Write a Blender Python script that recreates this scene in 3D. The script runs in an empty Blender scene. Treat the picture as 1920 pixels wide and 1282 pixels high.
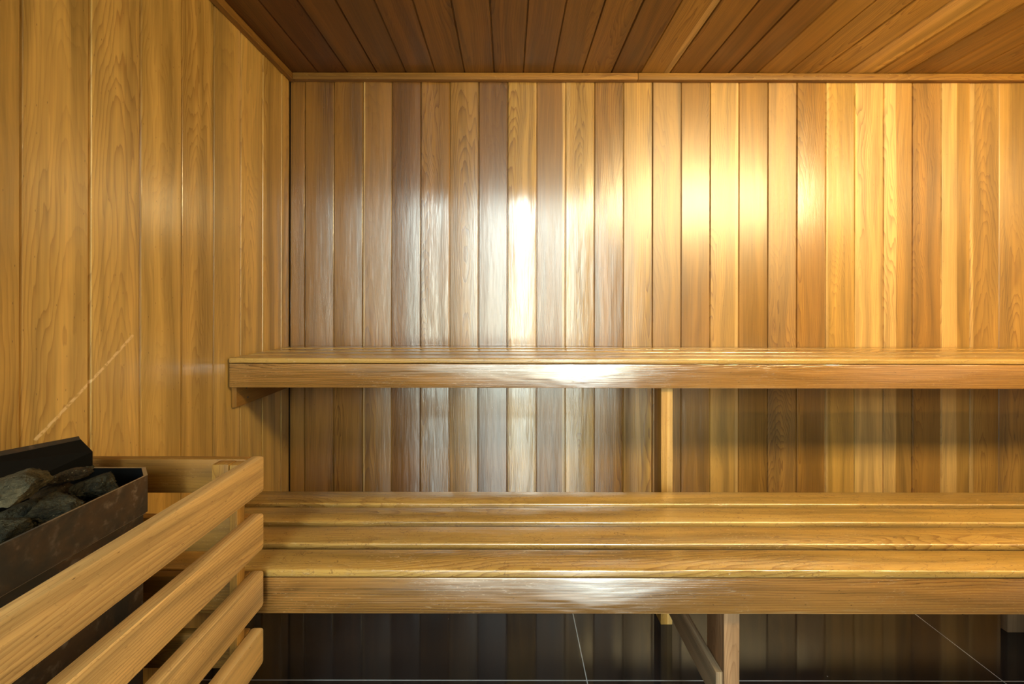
import bpy, bmesh, math, random
from mathutils import Vector, Matrix, noise

W = 0.127            # width of one cedar lining board, in metres: the module of the whole room
F = 739.0            # focal length in pixels of the 1920 px frame
EYE = 8.77 * W       # eye height
DB = 13.63           # back wall distance (boards)
XL = -7.56           # left wall
XR = 20.4            # right wall
HC = 7.84            # ceiling above the eye
C = bpy.context.scene.collection
def P(x, z, h):      # boards: x right, z depth, h above eye
    return Vector((x * W, z * W, EYE + h * W))

# ------------------------------------------------------------------ materials
class NT:
    def __init__(s, name):
        s.m = bpy.data.materials.new(name); s.m.use_nodes = True
        s.t = s.m.node_tree; s.t.nodes.clear()
        s.out = s.t.nodes.new('ShaderNodeOutputMaterial')
    def n(s, typ, **k):
        nd = s.t.nodes.new(typ)
        for a, v in k.items(): setattr(nd, a, v)
        return nd
    def set(s, sock, v):
        if isinstance(v, bpy.types.NodeSocket): s.t.links.new(v, sock)
        elif v is not None:
            sock.default_value = v
    def math(s, op, a, b=None, c=None, clamp=False):
        nd = s.n('ShaderNodeMath', operation=op, use_clamp=clamp)
        s.set(nd.inputs[0], a)
        if b is not None: s.set(nd.inputs[1], b)
        if c is not None: s.set(nd.inputs[2], c)
        return nd.outputs[0]
    def comb(s, x, y, z):
        nd = s.n('ShaderNodeCombineXYZ')
        for i, v in enumerate((x, y, z)): s.set(nd.inputs[i], v)
        return nd.outputs[0]
    def sep(s, v):
        nd = s.n('ShaderNodeSeparateXYZ'); s.set(nd.inputs[0], v); return nd.outputs
    def noise(s, vec, scale=1.0, detail=2.0, rough=0.5, dist=0.0):
        nd = s.n('ShaderNodeTexNoise'); s.set(nd.inputs['Vector'], vec)
        nd.inputs['Scale'].default_value = scale; nd.inputs['Detail'].default_value = detail
        nd.inputs['Roughness'].default_value = rough; nd.inputs['Distortion'].default_value = dist
        return nd.outputs[0]
    def remap(s, v, a, b, c=0.0, d=1.0, smooth=True):
        nd = s.n('ShaderNodeMapRange', interpolation_type='SMOOTHSTEP' if smooth else 'LINEAR')
        s.set(nd.inputs['Value'], v)
        for nm, q in (('From Min', a), ('From Max', b), ('To Min', c), ('To Max', d)): s.set(nd.inputs[nm], q)
        return nd.outputs[0]
    def mix(s, f, a, b, mode='MIX'):
        nd = s.n('ShaderNodeMix', data_type='RGBA', blend_type=mode)
        s.set(nd.inputs[0], f); s.set(nd.inputs[6], a); s.set(nd.inputs[7], b)
        return nd.outputs[2]
    def attr(s, name):
        nd = s.n('ShaderNodeAttribute', attribute_name=name); return nd.outputs

def wood(name, rough=0.3, coat=0.0, coat_rough=0.2, spec=0.5, wear=0.0, bump=0.5, scratch=None, edge_wear=0.0, streak=1.0, patch=0.10, coat_ior=1.8, undul=2.6, fibw=1.0):
    t = NT(name)
    uv = t.n('ShaderNodeUVMap', uv_map='UVMap').outputs[0]
    u, v, _ = t.sep(uv)
    rnd = t.attr('brnd'); r1, r2, r3 = t.sep(rnd['Vector'])
    base = t.attr('bcol')['Color']
    sap = t.attr('bsap'); s1, s2, s3 = t.sep(sap['Vector'])
    off = t.math('MULTIPLY', r1, 37.0)
    # growth rings cut by the board: distance to a pith line nearly along the board
    wob = t.noise(t.comb(t.math('MULTIPLY', u, 9.0), t.math('MULTIPLY', v, 1.6), off), 1.0, 2.0, 0.5)
    wob = t.math('MULTIPLY', t.math('SUBTRACT', wob, 0.5), 0.085)
    wob2 = t.noise(t.comb(t.math('MULTIPLY', u, 70.0), t.math('MULTIPLY', v, 7.0), off), 1.0, 2.0, 0.5)
    wob2 = t.math('MULTIPLY', t.math('SUBTRACT', wob2, 0.5), 0.006)
    u0 = t.math('MULTIPLY', t.math('SUBTRACT', r2, 0.5), 0.16)
    du = t.math('SUBTRACT', u, u0)
    slope = t.math('MULTIPLY', t.math('SUBTRACT', r3, 0.5), 0.13)
    dd = t.math('ADD', t.math('MULTIPLY', t.math('ADD', v, t.math('SUBTRACT', t.math('MULTIPLY', r1, 1.6), 0.8)), slope), wob)
    dd = t.math('ADD', dd, t.math('SUBTRACT', r2, 0.35))if False else t.math('ADD', dd, 0.02)
    rad = t.math('SQRT', t.math('ADD', t.math('MULTIPLY', du, du), t.math('MULTIPLY', dd, dd)))
    rad = t.math('ADD', rad, wob2)
    freq = t.math('ADD', 130.0, t.math('MULTIPLY', r1, 150.0))
    ph = t.math('FRACT', t.math('MULTIPLY', rad, freq))
    ring = t.math('MULTIPLY', t.math('POWER', ph, 3.0), t.remap(ph, 0.93, 1.0, 1.0, 0.0))
    ringamt = t.remap(t.noise(t.comb(t.math('MULTIPLY', u, 5.0), t.math('MULTIPLY', v, 0.9), t.math('ADD', off, 9.0)), 1.0, 1.0), 0.36, 0.60, 0.18, 0.95)
    ring = t.math('MULTIPLY', ring, t.math('MULTIPLY', ringamt, streak))
    # fibres and broad streaks
    fib = t.noise(t.comb(t.math('MULTIPLY', u, 620.0), t.math('MULTIPLY', v, 9.0), off), 1.0, 2.0, 0.6)
    fibc = t.noise(t.comb(t.math('MULTIPLY', u, 190.0), t.math('MULTIPLY', v, 2.2), off), 1.0, 3.0, 0.6)
    broad = t.noise(t.comb(t.math('MULTIPLY', t.math('ADD', u, wob), 26.0), t.math('MULTIPLY', v, 0.75), off), 1.0, 3.0, 0.55)
    cloud = t.noise(t.comb(t.math('MULTIPLY', u, 12.0), t.math('MULTIPLY', v, 4.0), t.math('ADD', off, 3.0)), 1.0, 3.0, 0.55)
    val = t.math('ADD', t.remap(broad, 0.28, 0.72, 0.68, 1.26), t.math('MULTIPLY', t.math('SUBTRACT', fibc, 0.5), 0.55 * streak))
    val = t.math('ADD', val, t.math('MULTIPLY', t.math('SUBTRACT', fib, 0.5), 0.34))
    val = t.math('ADD', val, t.math('MULTIPLY', t.math('SUBTRACT', cloud, 0.5), patch * 2))
    # sapwood edge
    wn = t.attr('bwid')['Fac']
    uu = t.math('DIVIDE', u, wn)
    side = t.math('SUBTRACT', t.math('MULTIPLY', s1, 2.0), 1.0)
    su = t.math('MULTIPLY', uu, side)
    sn = t.math('MULTIPLY', t.math('SUBTRACT', t.noise(t.comb(0.0, t.math('MULTIPLY', v, 1.8), off), 1.0, 2.0), 0.5), 0.25)
    sapm = t.remap(t.math('ADD', su, sn), t.math('SUBTRACT', s2, 0.03), t.math('ADD', s2, 0.03))
    col = t.mix(sapm, base, (0.52, 0.31, 0.10, 1))
    hv = t.n('ShaderNodeVectorMath', operation='SCALE'); t.set(hv.inputs[0], col); t.set(hv.inputs['Scale'], val)
    col = hv.outputs[0]
    col = t.mix(ring, col, t.mix(1.0, col, (0.46, 0.33, 0.24, 1), 'MULTIPLY'))
    # tiny knots and pin flecks
    vo = t.n('ShaderNodeTexVoronoi', voronoi_dimensions='2D'); t.set(vo.inputs['Vector'], t.comb(t.math('MULTIPLY', u, 11.0), t.math('ADD', t.math('MULTIPLY', v, 2.6), off), 0.0))
    kn = t.math('MULTIPLY', t.remap(vo.outputs['Distance'], 0.012, 0.045, 1.0, 0.0), t.math('GREATER_THAN', t.sep(vo.outputs['Color'])[0], 0.72))
    col = t.mix(t.math('MULTIPLY', kn, 0.8), col, (0.06, 0.025, 0.01, 1))
    wearm = None
    if wear > 0:
        a = t.noise(t.comb(t.math('MULTIPLY', u, 260.0), t.math('MULTIPLY', v, 60.0), off), 1.0, 4.0, 0.7, 1.2)
        g = t.noise(t.comb(t.math('MULTIPLY', u, 14.0), t.math('MULTIPLY', v, 5.0), off), 1.0, 2.0)
        wearm = t.math('MULTIPLY', t.remap(a, 0.59, 0.66), t.remap(g, 0.42, 0.6))
        wearm = t.math('MULTIPLY', wearm, wear)
        col = t.mix(wearm, col, (0.60, 0.38, 0.16, 1))
        c2 = t.noise(t.comb(t.math('MULTIPLY', u, 60.0), t.math('MULTIPLY', v, 26.0), t.math('ADD', off, 5.0)), 1.0, 2.0, 0.5, 0.8)
        cr = t.math('ABSOLUTE', t.math('SUBTRACT', c2, 0.5))
        cr = t.math('MULTIPLY', t.remap(cr, 0.0, 0.014, 1.0, 0.0), t.remap(g, 0.66, 0.50))
        col = t.mix(t.math('MULTIPLY', cr, 0.75 * wear), col, (0.16, 0.075, 0.025, 1))
    if scratch:
        oc = t.n('ShaderNodeTexCoord').outputs['Object']; ox, oy, oz = t.sep(oc)
        for (ay, az, by, bz, wd) in scratch:
            L = math.hypot(by - ay, bz - az); dy, dz = (by - ay) / L, (bz - az) / L
            py = t.math('SUBTRACT', oy, ay); pz = t.math('SUBTRACT', oz, az)
            along = t.math('ADD', t.math('MULTIPLY', py, dy), t.math('MULTIPLY', pz, dz))
            perp = t.math('SUBTRACT', t.math('MULTIPLY', py, dz), t.math('MULTIPLY', pz, dy))
            q = t.noise(t.comb(t.math('MULTIPLY', oy, 90.0), t.math('MULTIPLY', oz, 90.0), 0.0), 1.0, 2.0)
            perp = t.math('ADD', perp, t.math('MULTIPLY', t.math('SUBTRACT', q, 0.5), 0.006))
            m = t.remap(t.math('ABSOLUTE', perp), wd * 0.4, wd, 0.8, 0.0)
            m = t.math('MULTIPLY', m, t.math('MULTIPLY', t.math('GREATER_THAN', along, 0.0), t.math('LESS_THAN', along, L)))
            m = t.math('MULTIPLY', m, t.remap(q, 0.3, 0.55))
            col = t.mix(m, col, (0.85, 0.62, 0.32, 1))
    # relief
    h = t.math('ADD', t.math('MULTIPLY', fib, 0.35), t.math('MULTIPLY', ring, -0.35))
    h = t.math('ADD', h, t.math('MULTIPLY', fibc, 0.5 * fibw))
    und = t.noise(t.comb(t.math('MULTIPLY', u, 34.0), t.math('MULTIPLY', v, 5.0), off), 1.0, 2.0)
    h = t.math('ADD', h, t.math('MULTIPLY', und, undul))
    if wearm is not None: h = t.math('ADD', h, t.math('MULTIPLY', wearm, -0.8))
    b = t.n('ShaderNodeBump'); b.inputs['Strength'].default_value = bump; b.inputs['Distance'].default_value = 0.0006
    t.set(b.inputs['Height'], h)
    p = t.n('ShaderNodeBsdfPrincipled')
    t.set(p.inputs['Base Color'], col)
    rr = t.math('ADD', rough - 0.06, t.math('MULTIPLY', t.math('ADD', broad, t.math('MULTIPLY', r3, 0.5)), 0.16))
    if wearm is not None: rr = t.math('ADD', rr, t.math('MULTIPLY', wearm, 0.3))
    t.set(p.inputs['Roughness'], rr)
    p.inputs['Specular IOR Level'].default_value = spec
    t.set(p.inputs['Coat Weight'], t.math('MULTIPLY', t.math('SUBTRACT', 1.0, t.math('MULTIPLY', s3, 0.6)), coat))
    p.inputs['Coat IOR'].default_value = coat_ior
    t.set(p.inputs['Coat Roughness'], t.math('ADD', t.math('ADD', coat_rough - 0.05, t.math('MULTIPLY', r3, 0.16)), t.math('MULTIPLY', s3, 0.24)))
    t.set(p.inputs['Normal'], b.outputs[0]); t.set(p.inputs['Coat Normal'], b.outputs[0])
    t.t.links.new(p.outputs[0], t.out.inputs[0])
    return t.m

def simple(name, col, rough=0.5, metal=0.0, spec=0.5, emit=None, es=0.0):
    t = NT(name); p = t.n('ShaderNodeBsdfPrincipled')
    p.inputs['Base Color'].default_value = (*col, 1); p.inputs['Roughness'].default_value = rough
    p.inputs['Metallic'].default_value = metal; p.inputs['Specular IOR Level'].default_value = spec
    oc = t.n('ShaderNodeTexCoord').outputs['Object']
    nn = t.noise(oc, 40.0, 3.0)
    t.set(p.inputs['Roughness'], t.math('ADD', rough - 0.05, t.math('MULTIPLY', nn, 0.1)))
    if emit:
        p.inputs['Emission Color'].default_value = (*emit, 1); p.inputs['Emission Strength'].default_value = es
    t.t.links.new(p.outputs[0], t.out.inputs[0]); return t.m

def steel_mat():
    t = NT('heat_stained_steel'); p = t.n('ShaderNodeBsdfPrincipled')
    oc = t.n('ShaderNodeTexCoord').outputs['Object']
    a = t.noise(oc, 9.0, 5.0, 0.65, 0.6); b = t.noise(oc, 60.0, 4.0, 0.6)
    col = t.mix(t.remap(a, 0.35, 0.68), (0.050, 0.045, 0.038, 1), (0.12, 0.072, 0.040, 1))
    col = t.mix(t.math('MULTIPLY', t.remap(b, 0.5, 0.75), t.remap(a, 0.4, 0.6)), col, (0.24, 0.18, 0.13, 1))
    t.set(p.inputs['Base Color'], col)
    p.inputs['Metallic'].default_value = 0.55
    t.set(p.inputs['Roughness'], t.remap(b, 0.2, 0.8, 0.42, 0.62))
    bp = t.n('ShaderNodeBump'); bp.inputs['Strength'].default_value = 0.25; bp.inputs['Distance'].default_value = 0.002
    t.set(bp.inputs['Height'], a); t.set(p.inputs['Normal'], bp.outputs[0])
    t.t.links.new(p.outputs[0], t.out.inputs[0]); return t.m

def rock_mat(name, c1, c2):
    t = NT(name); p = t.n('ShaderNodeBsdfPrincipled')
    oc = t.n('ShaderNodeTexCoord').outputs['Object']
    a = t.noise(oc, 30.0, 6.0, 0.7); b = t.noise(oc, 220.0, 3.0, 0.6); g = t.noise(oc, 12.0, 2.0)
    col = t.mix(t.remap(a, 0.35, 0.65), (*c1, 1), (*c2, 1))
    vo = t.n('ShaderNodeTexVoronoi'); t.set(vo.inputs['Vector'], oc); vo.inputs['Scale'].default_value = 190.0
    fl = t.math('MULTIPLY', t.remap(vo.outputs['Distance'], 0.1, 0.3, 1.0, 0.0), t.math('GREATER_THAN', t.sep(vo.outputs['Color'])[0], 0.85))
    col = t.mix(fl, col, (0.17, 0.145, 0.09, 1))
    t.set(p.inputs['Base Color'], col)
    p.inputs['Roughness'].default_value = 0.8; p.inputs['Specular IOR Level'].default_value = 0.2
    h = t.math('ADD', t.math('MULTIPLY', b, 0.5), t.math('MULTIPLY', a, 1.5))
    bp = t.n('ShaderNodeBump'); bp.inputs['Strength'].default_value = 1.0; bp.inputs['Distance'].default_value = 0.012
    t.set(bp.inputs['Height'], h); t.set(p.inputs['Normal'], bp.outputs[0])
    t.t.links.new(p.outputs[0], t.out.inputs[0]); return t.m

def tile_mat():
    t = NT('black_polished_tile'); p = t.n('ShaderNodeBsdfPrincipled')
    oc = t.n('ShaderNodeTexCoord').outputs['Object']; x, y, z = t.sep(oc)
    def lines(c, off, pitch, hw):
        q = t.math('FRACT', t.math('ADD', t.math('DIVIDE', t.math('SUBTRACT', c, off), pitch), 0.5))
        d = t.math('MULTIPLY', t.math('ABSOLUTE', t.math('SUBTRACT', q, 0.5)), pitch)
        return t.math('LESS_THAN', d, hw)
    g = t.math('MAXIMUM', lines(x, 1.84 * W, 9.66 * W, 0.0013), lines(y, 9.15 * W, 4.83 * W, 0.0013))
    n = t.noise(oc, 5.0, 4.0)
    col = t.mix(t.remap(n, 0.3, 0.7), (0.007, 0.007, 0.009, 1), (0.013, 0.012, 0.014, 1))
    sp = t.n('ShaderNodeTexVoronoi'); t.set(sp.inputs['Vector'], oc); sp.inputs['Scale'].default_value = 24.0
    dust = t.math('MULTIPLY', t.remap(sp.outputs['Distance'], 0.02, 0.05, 1.0, 0.0), t.math('GREATER_THAN', t.sep(sp.outputs['Color'])[0], 0.8))
    col = t.mix(dust, col, (0.3, 0.28, 0.25, 1))
    col = t.mix(g, col, (0.42, 0.44, 0.46, 1))
    t.set(p.inputs['Base Color'], col)
    t.set(p.inputs['Roughness'], t.remap(g, 0.0, 1.0, 0.07, 0.5))
    p.inputs['IOR'].default_value = 1.6
    t.t.links.new(p.outputs[0], t.out.inputs[0]); return t.m

# ------------------------------------------------------------------ mesh helpers
DARK = Vector((0.100, 0.032, 0.006)); MID = Vector((0.245, 0.112, 0.018)); LIGHT = Vector((0.42, 0.232, 0.050)); PALE = Vector((0.64, 0.41, 0.12))
def tone(a):
    k = [(0.0, DARK), (0.4, MID), (0.75, LIGHT), (1.0, PALE)]
    for (a0, c0), (a1, c1) in zip(k, k[1:]):
        if a <= a1: return c0.lerp(c1, (a - a0) / (a1 - a0))
    return PALE.copy()

class MB:
    """collects wood pieces, each with its own grain UV, colour and random numbers"""
    def __init__(s):
        s.v = []; s.f = []; s.uv = []; s.at = []; s.sm = []
    def face(s, idx, uvs, at, smooth=False):
        s.f.append(idx); s.uv.append(uvs); s.at.append(at); s.sm.append(smooth)
    def add_bm(s, bm, grain, ctr, at, axes=None, smooth=False):
        base = len(s.v); bm.verts.index_update(); bm.normal_update()
        s.v += [v.co.copy() for v in bm.verts]
        for f in bm.faces:
            n = f.normal; ax = max(range(3), key=lambda i: abs(n[i]))
            uvs = []
            for vv in f.verts:
                d = vv.co - ctr
                if ax == grain:
                    o = [i for i in range(3) if i != grain]; uvs.append((d[o[0]] * 1.0, d[o[1]] * 1.0 + 0.4))
                else:
                    o = [i for i in range(3) if i not in (grain, ax)][0]
                    uvs.append((d[o] + (0.013 if ax == 2 else 0.0), d[grain]))
            s.face([base + vv.index for vv in f.verts], uvs, at, smooth)
    def box(s, lo, hi, grain=0, tn=0.5, bev=0.003, seg=2, rnd=None, sap=None, rot=None):
        lo = Vector(lo); hi = Vector(hi); ctr = (lo + hi) / 2; sz = hi - lo
        bm = bmesh.new(); bmesh.ops.create_cube(bm, size=1.0)
        for v in bm.verts: v.co = Vector((v.co[i] * sz[i] for i in range(3))) + ctr
        if bev > 0: bmesh.ops.bevel(bm, geom=list(bm.edges) , offset=bev, segments=seg, affect='EDGES', profile=0.5)
        o = [i for i in range(3) if i != grain]
        at = (tone(tn) if not isinstance(tn, Vector) else tn, rnd or tuple(random.random() for _ in range(3)), sap or (0, 3, 0), max(sz[o[0]], sz[o[1]]) / 2)
        s.add_bm(bm, grain, ctr, at)
        bm.free()
    def build(s, name, mat, parent=None, sharp=0.6):
        me = bpy.data.meshes.new(name); me.from_pydata([tuple(v) for v in s.v], [], s.f)
        uvl = me.uv_layers.new(name='UVMap')
        a1 = me.attributes.new('bcol', 'FLOAT_COLOR', 'CORNER'); a2 = me.attributes.new('brnd', 'FLOAT_VECTOR', 'CORNER')
        a3 = me.attributes.new('bsap', 'FLOAT_VECTOR', 'CORNER'); a4 = me.attributes.new('bwid', 'FLOAT', 'CORNER')
        uvl = me.uv_layers['UVMap']; a1, a2, a3, a4 = (me.attributes[q] for q in ('bcol', 'brnd', 'bsap', 'bwid'))
        k = 0
        for fi, f in enumerate(s.f):
            c, r, sp, wd = s.at[fi]
            for j in range(len(f)):
                uvl.data[k].uv = s.uv[fi][j]; a1.data[k].color = (c[0], c[1], c[2], 1)
                a2.data[k].vector = r; a3.data[k].vector = sp; a4.data[k].value = wd; k += 1
        me.materials.append(mat)
        for p in me.polygons: p.use_smooth = True
        me.set_sharp_from_angle(angle=sharp)
        o = bpy.data.objects.new(name, me); C.objects.link(o)
        if parent: o.parent = parent; o.matrix_parent_inverse = Matrix.Translation(parent.location).inverted()
        return o

def empty(name, loc, label, cat, group=None):
    o = bpy.data.objects.new(name, None); C.objects.link(o); o.location = loc; o.empty_display_size = 0.05
    o['label'] = label; o['category'] = cat
    if group: o['group'] = group
    return o
def plain(name, bm, mat, parent=None, smooth=False):
    me = bpy.data.meshes.new(name); bm.to_mesh(me); bm.free(); me.materials.append(mat)
    if smooth:
        for p in me.polygons: p.use_smooth = True
        me.set_sharp_from_angle(angle=0.6)
    o = bpy.data.objects.new(name, me); C.objects.link(o)
    if parent: o.parent = parent; o.matrix_parent_inverse = Matrix.Translation(parent.location).inverted()
    return o
def bbox(lo, hi, bev=0.0, seg=2):
    lo = Vector(lo); hi = Vector(hi); bm = bmesh.new(); bmesh.ops.create_cube(bm, size=1.0)
    for v in bm.verts: v.co = Vector((v.co[i] * (hi - lo)[i] for i in range(3))) + (lo + hi) / 2
    if bev: bmesh.ops.bevel(bm, geom=list(bm.edges), offset=bev, segments=seg, affect='EDGES')
    return bm
def wbox(a, b):     # two corners in board units -> metre lo, hi
    p, q = P(*a), P(*b)
    return Vector(map(min, p, q)), Vector(map(max, p, q))
def struct(o): o['kind'] = 'structure'; return o

# tongue-and-groove lining: boards between edges e, along `grain`, lying on a plane
def lining(name, mat, edges, tones, sapl, v0, v1, place, seed, cup=0.0007):
    """place(a, b, d): a across, b along, d out of the wall (metres)"""
    R = random.Random(seed); mb = MB(); nseg = 10
    for i in range(len(edges) - 1):
        a0, a1 = edges[i], edges[i + 1]; tn = tones[i % len(tones)]
        ca = (a0 + a1) / 2; hw = (a1 - a0) / 2
        cp = cup * R.uniform(-0.6, 1.6); tl = R.uniform(-1, 1) * 0.0018
        prof = [(a0, -0.006), (a0 + 0.0008, -0.006), (a0 + 0.0034, tl * -1 - 0.0006)]
        for k in range(nseg + 1):
            q = -1 + 2 * k / nseg; a = ca + q * (hw - 0.0042)
            prof.append((a, cp * (1 - q * q) + tl * q))
        prof += [(a1 - 0.0034, tl - 0.0006), (a1 - 0.0008, -0.006), (a1, -0.006)]
        rnd = (R.random(), R.random(), R.random()); sp = sapl.get(i, (0, 3, 0))
        if isinstance(tn, tuple): tn, rnd = tn
        at = (tone(tn), rnd, sp, hw)
        base = len(mb.v)
        for (a, d) in prof:
            mb.v.append(place(a, v0, d)); mb.v.append(place(a, v1, d))
        for k in range(len(prof) - 1):
            ids = [base + 2 * k, base + 2 * k + 2, base + 2 * k + 3, base + 2 * k + 1]
            u_a, u_b = prof[k][0] - ca, prof[k + 1][0] - ca
            mb.face(ids, [(u_a, v0), (u_b, v0), (u_b, v1), (u_a, v1)], at)
    o = mb.build(name, mat, sharp=0.35)
    # thickness behind the lining so that the wall is a solid slab
    return struct(o)

random.seed(11)
PY = lambda px, z: (567 - px) * z / F
# ------------------------------------------------------------------ wood kinds
M_wall = wood('varnished_cedar_lining', rough=0.40, spec=0.12, coat=1.0, coat_rough=0.18, bump=0.6, coat_ior=2.2, undul=3.2)
M_left = wood('varnished_cedar_lining_scratched', rough=0.40, spec=0.2, coat=0.8, coat_rough=0.20, bump=0.5, coat_ior=1.7, streak=0.75,
              scratch=[(6.30 * W, 6.55 * W, 7.95 * W, 8.10 * W, 0.0045)])
M_ceil = wood('cedar_ceiling_lining', rough=0.42, spec=0.4, coat=0.15, coat_rough=0.3, bump=0.4)
M_bench = wood('worn_cedar_bench_wood', rough=0.34, spec=0.2, coat=1.0, coat_rough=0.17, coat_ior=2.0, wear=1.0, bump=0.8, patch=0.22, undul=3.5)
M_fascia = wood('polished_cedar_fascia', rough=0.4, spec=0.15, coat=1.0, coat_rough=0.12, coat_ior=2.9, undul=12.0, fibw=3.0, wear=0.35, bump=0.5, patch=0.05, streak=1.3)
M_guard = wood('oiled_cedar_rail', rough=0.5, spec=0.4, wear=0.35, bump=0.6, streak=0.8)
M_raw = wood('plain_softwood_framing', rough=0.55, spec=0.3, bump=0.5)
M_steel = steel_mat(); M_tile = tile_mat()
M_inner = simple('sooty_black_steel', (0.005, 0.005, 0.005), 0.6, 0.0, 0.08)
M_edge = simple('bare_steel_edge', (0.35, 0.33, 0.30), 0.35, 0.9)
M_screw = simple('dark_screw_head', (0.03, 0.025, 0.02), 0.5, 0.5)
M_plaster = simple('dark_brown_plaster', (0.035, 0.022, 0.012), 0.95, 0.0, 0.1)  # near-black brown, so the unseen hall walls add less haze to the varnish
M_frame = simple('dark_window_frame', (0.02, 0.02, 0.022), 0.5)

# ------------------------------------------------------------------ the room
ZF = -1.5     # where the sauna opens towards the hall
e0 = -7.03
ed = [XL] + [e0 + k for k in range(0, 28)]
tones = [.34, .30, .33, .40, .16, .40, .50, .20, .74, .38, .72, .42, .64, .48, .44, .66, .48, .50, .46, .74, .95, .55, .44, .62, .56, .60, .5, .7, .5]
saps = {3: (0, .86, 0), 9: (1, .80, 0), 20: (1, -.9, 0), 21: (0, .15, 0), 23: (0, -.05, 0), 10: (0, .7, 0), 8: (1, .9, 0), 24: (0, .75, 0), 15: (1, .75, 0), 19: (0, .8, 0)}
matte = [0, 0, 0, 0, 0, 0, 0, 0, 0, .15, 0.15, .55, .65, .62, .55, .5, .75, .65, .55, .85, .9, .75, .9, .9, .9, .6, .9, .9, .9]   # how worn the varnish is, board by board
for i in range(29):
    q = saps.get(i, (0, 3, 0)); saps[i] = (q[0], q[1], matte[i])
special = {7: (0.20, (0.15, 0.52, 0.86)), 6: (0.50, (0.10, 0.60, 0.80))}
tones2 = [special.get(i, t) for i, t in enumerate(tones)]
edm = [a * W for a in ed]; edm[-1] = XR * W
lining('wall_back', M_wall, edm, tones2, saps, 0.0, EYE + (HC + .05) * W,
       lambda a, b, d: Vector((a, DB * W - d, b)), 5, cup=0.0011)
# left wall
edl = [(13.11 - k) * W for k in range(15, -1, -1)] + [DB * W]
tl = [.85, .8, .8, .85, .8, .85, .80, .76, (.86, (.55, .62, .86)), (.90, (.3, .5, .9)), .84, (.82, (.62, .52, .12)), (.85, (.2, .46, .94)), .88, .80, (.78, (.5, .55, .88)), .7]
edl[0] = ZF * W
lining('wall_left', M_left, edl, tl, {12: (1, .8, 0)}, 0.0, EYE + (HC + .05) * W,
       lambda a, b, d: Vector((XL * W + d, a, b)), 8, cup=0.0007)
# right wall
edr = [(13.11 - k) * W for k in range(15, -1, -1)] + [DB * W]; edr[0] = ZF * W
lining('wall_right', M_wall, edr, [.6, .5, .7, .4], {}, 0.0, EYE + (HC + .05) * W,
       lambda a, b, d: Vector((XR * W - d, a, b)), 9)
# ceiling
edc = [XL * W] + [(-6.50 + k) * W for k in range(0, 27)]; edc[-1] = XR * W
tc = [.05, .02, .14, .18, .18, .24, .28, .26, .26, .34, .36, .20, .50, .36, .16, .24, .48, .58, .62, .85, .62, .46, .46, .5, .5, .4, .5, .5]  # tones darken to the left: lamp falloff put into the board colours
lining('ceiling', M_ceil, edc, tc, {19: (0, .2, 0), 12: (1, .6, 0)}, ZF * W, DB * W,
       lambda a, b, d: Vector((a, b, EYE + HC * W - d)), 12, cup=0.0003)
# backing slabs keep daylight out from behind the lining
HH = 15.0
def slab(name, a, b, mat=M_plaster):
    lo, hi = wbox(a, b); return struct(plain(name, bbox(lo, hi), mat))
slab('wall_back_core', (XL - 1, DB + .06, -8.77), (XR + 1, DB + .9, HC + 1))
slab('wall_left_core', (XL - 1, ZF, -8.77), (XL - .06, DB + .06, HC + 1))
slab('wall_right_core', (XR + .06, ZF, -8.77), (XR + 1, DB + .06, HC + 1))
slab('ceiling_core', (XL - .06, ZF, HC + .06), (XR + .06, DB + .06, HC + 1))
slab('floor_slab', (-16, -15, -9.6), (22, 16, -8.772))
fl = MB()
bm = bmesh.new(); bmesh.ops.create_grid(bm, x_segments=1, y_segments=1, size=0.5)
for v in bm.verts: v.co = Vector((v.co.x * 38 * W + 3 * W, v.co.y * 31 * W + .5 * W, 0.0))
struct(plain('floor', bm, M_tile))
# trims under the ceiling
def trim(name, lo, hi, grain, tn, mat=M_guard):
    mb = MB(); mb.box(lo, hi, grain, tn, bev=0.002); return struct(mb.build(name, mat))
xj = PY(0, 1) * 0 + (1196 - 953) * (DB - .22) / F
a, b = wbox((XL + .2, DB - .20, HC - .24), (xj, DB - .01, HC - .01)); trim('trim_1', a, b, 0, .38)
a, b = wbox((xj + .01, DB - .20, HC - .24), (XR - .02, DB - .01, HC - .01)); trim('trim_2', a, b, 0, .40)
a, b = wbox((XL + .01, ZF, HC - .24), (XL + .19, DB - .01, HC - .01)); trim('trim_3', a, b, 1, .42)
a, b = wbox((XR - .19, ZF, HC - .24), (XR - .01, DB - .22, HC - .01)); trim('trim_4', a, b, 1, .42)
# hall behind the camera with its large daylight window
ZW = -13.2
slab('wall_front', (-15, ZW - .6, 11.5), (21, ZW, HH))
slab('wall_front_side', (9.05, ZW - .6, -8.77), (21, ZW, 11.5))
slab('wall_front_corner', (-15, ZW - .6, -8.77), (-13.6, ZW, 11.5))
slab('wall_hall_left', (-15.6, ZW, -8.77), (-15, ZF, HH))
slab('wall_hall_right', (21, ZW, -8.77), (21.6, ZF, HH))
slab('wall_hall_left_return', (-15, ZF - .3, -8.77), (XL - 1, ZF, HH))
slab('wall_header', (XL - 1, ZF - .3, HC - .4), (21.6, ZF, HH))
slab('ceiling_hall', (-15.6, ZW - .6, HH), (21.6, ZF, HH + .5))
slab('window_mullion', (-10.5, ZW - .5, -8.77), (-9.1, ZW - .1, 11.5), M_frame)  # unseen window mullion, widened so its dark reflected stripe shows

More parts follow.
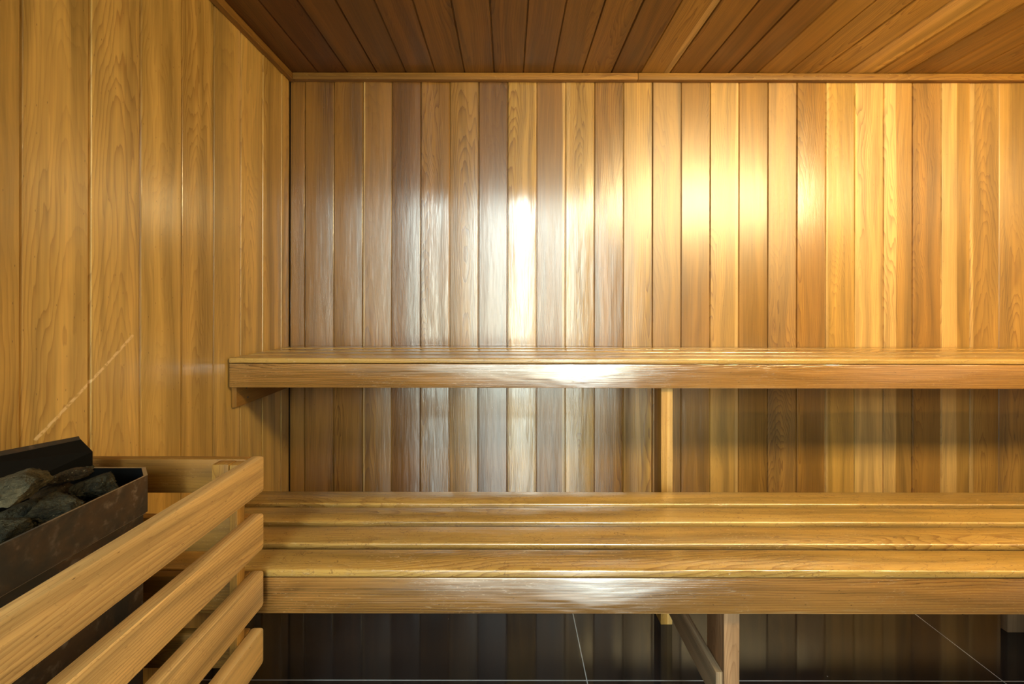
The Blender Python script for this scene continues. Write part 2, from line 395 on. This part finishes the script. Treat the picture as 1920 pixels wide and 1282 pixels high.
# ------------------------------------------------------------------ benches
PIT, SW, SLT = 0.785, 0.61, 0.14
def bench(name, label, zf, htop, fh, front_tone, slat_tones, x0, fasc_mat, legs):
    root = empty(name, P(0, zf + 1.5, -8.77), label, 'bench')
    for k in range(4):
        z0 = zf + k * PIT
        z1 = z0 + SW
        lo, hi = wbox((x0, z0, htop - SLT), (XR - .05, z1, htop))
        mb = MB(); mb.box(lo, hi, 0, slat_tones[k], bev=0.0045, seg=3); mb.build('slat', M_bench, root)
    lo, hi = wbox((x0 + .01, zf + .012, htop - SLT - fh - .012), (XR - .05, zf + .15, htop - SLT - .012))
    mb = MB(); mb.box(lo, hi, 0, front_tone, bev=0.003, rnd=(.3, .9, .7)); mb.build('fascia_board', fasc_mat, root)
    return root
BV = Vector((.40, .235, .060))
up = bench('upper_bench', 'high cedar bench running along the back wall, its slats above the other bench', 10.58, -1.503, .645, Vector((.31, .150, .036)), [BV, BV * .95, BV, BV * .95], XL + .05, M_fascia, None)
low = bench('lower_bench', 'low wide cedar bench with worn slatted seat in front of the higher one', 7.10, -4.82, .65, Vector((.29, .138, .032)), [BV * 1.05, BV, BV * 1.06, BV], XL + .05, M_fascia, None)
# upper bench: ledger on the left wall with screws, post to the floor
def piece(name, a, b, grain, tn, mat, parent, bev=0.002, **k):
    lo, hi = wbox(a, b); mb = MB(); mb.box(lo, hi, grain, tn, bev=bev, **k); return mb.build(name, mat, parent)
lg = piece('ledger', (XL + .02, 10.74, -2.88), (XL + .16, DB - .03, -1.655), 1, .34, M_raw, up)
def screw(parent, x, z, h, r=0.0035, axis=0):
    bm = bmesh.new(); bmesh.ops.create_cone(bm, cap_ends=True, segments=12, radius1=r, radius2=r * .8, depth=0.0016)
    rot = Matrix.Rotation(math.pi / 2, 3, 'Y') if axis == 0 else Matrix.Rotation(math.pi / 2, 3, 'X')
    bmesh.ops.rotate(bm, verts=bm.verts, cent=(0, 0, 0), matrix=rot)
    bmesh.ops.translate(bm, verts=bm.verts, vec=P(x, z, h)); return plain('screw', bm, M_screw, parent)
for z, h in ((11.15, -2.42), (11.20, -2.70), (12.0, -2.42)): screw(lg, XL + .165, z, h)
piece('post', (4.17, 10.74, -8.77), (4.49, 11.25, -1.655), 2, .62, M_guard, up, sap=(1, .05, 0))
piece('cross_bearer', (4.49, 10.76, -2.3), (4.64, DB - .03, -1.655), 1, .35, M_raw, up)
piece('post', (15.6, 10.74, -8.77), (15.92, 11.25, -1.655), 2, .60, M_guard, up)
piece('cross_bearer', (15.92, 10.76, -2.3), (16.07, DB - .03, -1.655), 1, .35, M_raw, up)
# lower bench: legs, stretchers, back legs
for dx in (0, 9.6):
    piece('leg', (3.99 + dx, 7.27, -8.77), (4.28 + dx, 7.90, -4.975), 2, Vector((.30, .17, .085)), M_raw, low, rnd=(.35, .5, .8))
    piece('stretcher', (3.85 + dx, 7.29, -7.44), (3.985 + dx, 10.0, -6.83), 1, Vector((.25, .175, .105)), M_raw, low)
    piece('seat_bearer', (3.85 + dx, 7.29, -5.6), (3.985 + dx, 10.0, -4.975), 1, .36, M_raw, low)
piece('back_leg', (13.32, 10.50, -8.77), (13.95, 10.66, -5.4), 2, Vector((.16, .10, .055)), M_raw, low)
piece('ledger', (XL + .02, 7.27, -5.9), (XL + .16, 10.05, -4.975), 1, .34, M_raw, low)
piece('back_rail', (XL + .2, 9.85, -5.5), (XR - .05, 9.99, -4.975), 0, .34, M_raw, low) if False else None

# ------------------------------------------------------------------ heater guard
XG, ZG, HG = -4.32, 7.00, -2.72
guard = empty('heater_guard', P(-5.9, 4, -8.77), 'slatted cedar guard rail boxed around the stone-filled sauna heater', 'guard rail')
RT = .22
GV = Vector((.60, .385, .15)); gt = [GV, GV * 1.06, GV * .92, GV * 1.02, GV * .95]
for k in range(5):
    top = HG - 1.013 * k
    piece('side_rail', (XG - RT, 1.0, top - .63), (XG, ZG, top), 1, gt[k], M_guard, guard, bev=0.006)
    piece('back_rail', (XL + .03, ZG - .17, top - .60), (XG - RT - .005, ZG - .01, top - .004), 0, .42 + .03 * (k % 2), M_guard, guard, bev=0.004)
    piece('front_rail', (XL + .03, 1.02, top - .60), (XG - RT - .005, 1.18, top - .004), 0, .5, M_guard, guard, bev=0.004)
piece('corner_post', (XG - RT - .14, 6.62, -8.77), (XG - RT - .006, ZG - .18, HG - .02), 2, .58, M_guard, guard)
piece('corner_post', (-4.98, 6.62, HG - .6), (-4.70, 6.81, HG - .012), 2, .50, M_guard, guard)
piece('corner_post', (XG - RT - .14, 1.2, -8.77), (XG - RT - .006, 1.6, HG - .02), 2, .58, M_guard, guard)

# ------------------------------------------------------------------ heater
heater = empty('sauna_heater', P(-6.4, 4, -8.77), 'dark stained steel sauna heater with an open tray of stones by the left wall', 'heater')
HT = -2.65
XS, ZB, ZN = -5.52, 6.32, 1.6
XI = -7.2
def prism(pts, h0, h1, cap_top=True, inner=None):
    bm = bmesh.new()
    lo = [bm.verts.new(P(x, z, h0)) for x, z in pts]; hi = [bm.verts.new(P(x, z, h1)) for x, z in pts]
    n = len(pts)
    for i in range(n): bm.faces.new((lo[i], lo[(i + 1) % n], hi[(i + 1) % n], hi[i]))
    bm.faces.new(lo[::-1])
    if cap_top: bm.faces.new(hi)
    return bm
outer = [(XS, ZN), (XS, 6.04), (-5.81, ZB), (XI + .05, ZB), (XI - .1, 6.1), (XI - .1, ZN)]
def ring_tray(pts, h0, h1, t):
    """hollow tray: outer walls, rim, inner walls, inner floor"""
    cx = sum(p[0] for p in pts) / len(pts); cz = sum(p[1] for p in pts) / len(pts)
    inn = [(p[0] + (t if p[0] < cx else -t), p[1] + (t if p[1] < cz else -t)) for p in pts]
    bm = bmesh.new(); n = len(pts)
    o0 = [bm.verts.new(P(x, z, h0)) for x, z in pts]; o1 = [bm.verts.new(P(x, z, h1)) for x, z in pts]
    i1 = [bm.verts.new(P(x, z, h1)) for x, z in inn]; i0 = [bm.verts.new(P(x, z, h0 + .1)) for x, z in inn]
    for i in range(n):
        j = (i + 1) % n
        bm.faces.new((o0[i], o0[j], o1[j], o1[i])); f = bm.faces.new((o1[i], o1[j], i1[j], i1[i])); f.material_index = 2
        f = bm.faces.new((i1[i], i1[j], i0[j], i0[i])); f.material_index = 1
    bm.faces.new(o0[::-1]); f = bm.faces.new(i0); f.material_index = 1
    bmesh.ops.recalc_face_normals(bm, faces=bm.faces)
    return bm
tray = plain('stone_tray', ring_tray(outer, HT - .56, HT, .034), M_steel, heater)
tray.data.materials.append(M_inner); tray.data.materials.append(M_edge)
body_pts = [(XS - .03, ZN + .03), (XS - .03, 6.0), (-5.83, ZB - .04), (XI, ZB - .04), (XI, ZN + .03)]
body = plain('body', prism(body_pts, -7.9, HT - .575), M_steel, heater)
plain('seam_lip', prism([(XS - .012, ZN), (XS - .012, 6.02), (-5.82, ZB - .02), (XI, ZB - .02), (XI, ZN)], HT - .575, HT - .562), M_edge, heater)
for z in (2.0, 5.7):
    for x in (-7.0, -5.75): plain('foot', prism([(x - .1, z - .1), (x + .1, z - .1), (x + .1, z + .1), (x - .1, z + .1)], -8.77, -7.9), M_inner, heater)
# deflector leaning up on the wall side
def plate(name, pts, th, mat, parent):
    bm = bmesh.new(); vs = [bm.verts.new(P(*p)) for p in pts]; f = bm.faces.new(vs); bm.normal_update(); n = f.normal.copy()
    vs2 = [bm.verts.new(v.co - n * th) for v in vs]; bm.faces.new(vs2[::-1])
    for i in range(len(vs)):
        j = (i + 1) % len(vs); bm.faces.new((vs[i], vs2[i], vs2[j], vs[j]))
    bmesh.ops.recalc_face_normals(bm, faces=bm.faces); return plain(name, bm, mat, parent)
def px3(x, y, z): return ((x - 953) * z / F, z, (567 - y) * z / F)
dfl = plate('deflector', [(-6.66, 6.32, -2.62), (-6.66, 6.32, -2.40), (-6.98, 6.40, -2.19), (-6.98, 4.2, -1.90), (-6.66, 4.2, -2.62)], 0.002, M_inner, heater)
plate('deflector_lip', [(-6.98, 6.40, -2.19), (-6.92, 6.37, -2.235), (-6.92, 4.2, -1.965), (-6.98, 4.2, -1.90)], 0.0015, M_steel, dfl)
# louvre panel low on the side of the heater
lv = plain('vent_panel', prism([(XS - .03, 2.6), (XS + .02, 2.6), (XS + .02, 4.62), (XS - .03, 4.62)], -6.9, -5.75), M_inner, heater)
for k in range(5):
    h = -5.85 - .2 * k
    plain('louvre', prism([(XS + .02, 2.7), (XS + .05, 2.7), (XS + .05, 4.55), (XS + .02, 4.55)], h - .03, h), M_edge, lv)

# ------------------------------------------------------------------ heater stones
RM = [rock_mat('grey_olivine_stone', (0.125, 0.103, 0.058), (0.045, 0.038, 0.021)), rock_mat('brown_stone', (0.070, 0.046, 0.022), (0.018, 0.012, 0.006)),
      rock_mat('dark_green_stone', (0.058, 0.050, 0.028), (0.010, 0.010, 0.006))]
def stone(x, z, h, sx, sz, sh, rx, ry, rz, mat, seed, label):
    R = random.Random(seed); bm = bmesh.new()
    bmesh.ops.create_icosphere(bm, subdivisions=5, radius=1.0)
    for _ in range(11):
        n = Vector((R.gauss(0, 1), R.gauss(0, 1), R.gauss(0, 1))).normalized(); d = R.uniform(.56, .80)
        for v in bm.verts:
            q = v.co.dot(n)
            if q > d: v.co -= n * (q - d) * .93
    off = Vector((seed * 3.1, seed * 1.7, 0))
    for v in bm.verts:
        n = noise.fractal(v.co * 2.2 + off, 1.0, 2.0, 4) * .06 + noise.fractal(v.co * 8 + off, 1.0, 2.0, 4) * .05
        v.co += v.co.normalized() * n
        v.co = Vector((v.co.x * sx * W * 1.12, v.co.y * sz * W * 1.12, v.co.z * sh * W * 1.12))
    o = plain('heater_stone', bm, mat, smooth=True)
    for p in o.data.polygons: p.use_smooth = True
    o.location = P(x, z, h); o.rotation_euler = (rx, ry, rz)
    o['label'] = label; o['category'] = 'stone'; o['group'] = 'stones in the heater tray'
    return o
def at(x, y, h):  z = -h * F / (y - 567); return ((x - 953) * z / F, z, h)
ST = [  # px, py, h, sx, sz, sh, rot, mat, label
 (24, 915, -2.32, .37, .36, .17, (.12, -.22, .35), 0, 'largest pale grey slab of stone, lying on top at the left'),
 (122, 897, -2.53, .27, .13, .10, (.1, -.15, .35), 1, 'long brown stone lying against the dark steel deflector'),
 (84, 893, -2.58, .10, .10, .07, (.3, .1, 1.2), 1, 'small brown stone tucked between the pale slab and the long brown stone'),
 (184, 912, -2.68, .27, .27, .15, (.1, .12, .3), 2, 'rough speckled stone nearest the empty far corner of the tray'),
 (100, 925, -2.76, .22, .22, .12, (0, .1, .1), 1, 'flat brown stone in the middle, below the long brown stone'),
 (106, 955, -2.70, .29, .28, .17, (.2, .05, -.2), 2, 'dark green stone against the steel rim, in the middle of the tray'),
 (40, 962, -2.84, .26, .22, .13, (0, .15, .8), 2, 'blackish stone half hidden under the pale grey slab'),
 (8, 998, -2.70, .29, .22, .16, (.15, .1, .2), 2, 'mossy grey stone against the rim at the lower left corner of the tray'),
 (163, 881, -2.66, .10, .10, .07, (.2, .4, .2), 2, 'smallest dark stone under the top edge of the deflector, near its far end'),
 (158, 940, -2.92, .20, .20, .12, (.3, .1, .6), 1, 'brown stone low between the speckled and the dark green stone'),
]
for i, (px, py, h, sx, sz, sh, r, mi, lb) in enumerate(ST):
    x, z, h = at(px, py, h); stone(x, z, h, sx, sz, sh, *r, RM[mi], i + 3, lb)

# ------------------------------------------------------------------ lamp above the entrance
lamp = empty('ceiling_light', P(10, 1.18, HC), 'long warm strip light hung under the ceiling by the entrance', 'light')
M_lamp = simple('warm_lamp_diffuser', (0.9, 0.85, 0.7), 0.5, emit=(1.0, 0.80, 0.40), es=48)
lo, hi = wbox((7.0, .7, 5.85), (19.5, 1.7, 7.45)); plain('diffuser', bbox(lo, hi, .004), M_lamp, lamp)
lo, hi = wbox((6.9, .66, 7.455), (19.6, 1.74, 7.6)); plain('housing', bbox(lo, hi, .003), M_frame, lamp)
for x in (9.0, 16.5):
    lo, hi = wbox((x, 1.1, 7.6), (x + .2, 1.26, HC)); plain('bracket', bbox(lo, hi), M_frame, lamp)

# ------------------------------------------------------------------ daylight through the hall window
w = bpy.data.worlds.new('daylight'); bpy.context.scene.world = w; w.use_nodes = True
nt = w.node_tree; bg = nt.nodes['Background']
tcn = nt.nodes.new('ShaderNodeTexCoord'); sp = nt.nodes.new('ShaderNodeSeparateXYZ'); nt.links.new(tcn.outputs['Generated'], sp.inputs[0])
rp = nt.nodes.new('ShaderNodeValToRGB'); rp.color_ramp.interpolation = 'EASE'
mr = nt.nodes.new('ShaderNodeMapRange'); mr.inputs['From Min'].default_value = -.5; mr.inputs['From Max'].default_value = .5
nt.links.new(sp.outputs[2], mr.inputs[0]); nt.links.new(mr.outputs[0], rp.inputs[0])
cr = rp.color_ramp; cr.elements[0].position = 0; cr.elements[0].color = (.75, .80, .62, 1)
cr.elements[1].position = 1; cr.elements[1].color = (1.8, 2.1, 2.0, 1)
for p, c in ((.49, (.78, .86, .72, 1)), (.62, (.85, .95, .85, 1)), (.70, (.95, 1.08, .98, 1)), (.73, (1.7, 2.0, 1.9, 1))):
    e = cr.elements.new(p); e.color = c
nt.links.new(rp.outputs[0], bg.inputs[0])
# vertical bright band added to the sky to whiten the boards' reflection
def wm(op, *a):
    n = nt.nodes.new('ShaderNodeMath'); n.operation = op
    for i, q in enumerate(a):
        if isinstance(q, bpy.types.NodeSocket): nt.links.new(q, n.inputs[i])
        else: n.inputs[i].default_value = q
    return n.outputs[0]
dx = wm('DIVIDE', wm('SUBTRACT', sp.outputs[0], 0.07), 0.065)
gs = wm('EXPONENT', wm('MULTIPLY', wm('MULTIPLY', dx, dx), -1.0))
nt.links.new(wm('ADD', 2.0, wm('MULTIPLY', gs, 13.0)), bg.inputs[1])
for (x0, x1) in ((-13.6, -10.5), (-9.1, 9.05)):
    ld = bpy.data.lights.new('window_portal', 'AREA'); ld.shape = 'RECTANGLE'; ld.size = (x1 - x0) * W; ld.size_y = (11.5 + 8.77) * W
    ld.cycles.is_portal = True
    lo_ = bpy.data.objects.new('window_portal', ld); C.objects.link(lo_)
    lo_.location = P((x0 + x1) / 2, ZW - .3, (11.5 - 8.77) / 2); lo_.rotation_euler = (math.pi / 2, 0, 0)

# ------------------------------------------------------------------ camera
cam = bpy.data.cameras.new('camera'); co = bpy.data.objects.new('camera', cam); C.objects.link(co)
co.location = (0, 0, EYE); co.rotation_euler = (math.pi / 2, 0, 0)
co.matrix_world = Matrix.Translation((0, 0, EYE)) @ Matrix.Rotation(math.pi / 2, 4, 'X') @ Matrix.Rotation(math.radians(0.1), 4, 'Z')
cam.sensor_width = 36; cam.lens = 36 * F / 1920; cam.shift_x = 7 / 1920; cam.shift_y = -74 / 1920; cam.clip_start = 0.01
bpy.context.scene.camera = co
vs = bpy.context.scene.view_settings
vs.view_transform = 'Standard'; vs.look = 'None'; vs.gamma = 1; vs.exposure = 0.12; vs.use_curve_mapping = False
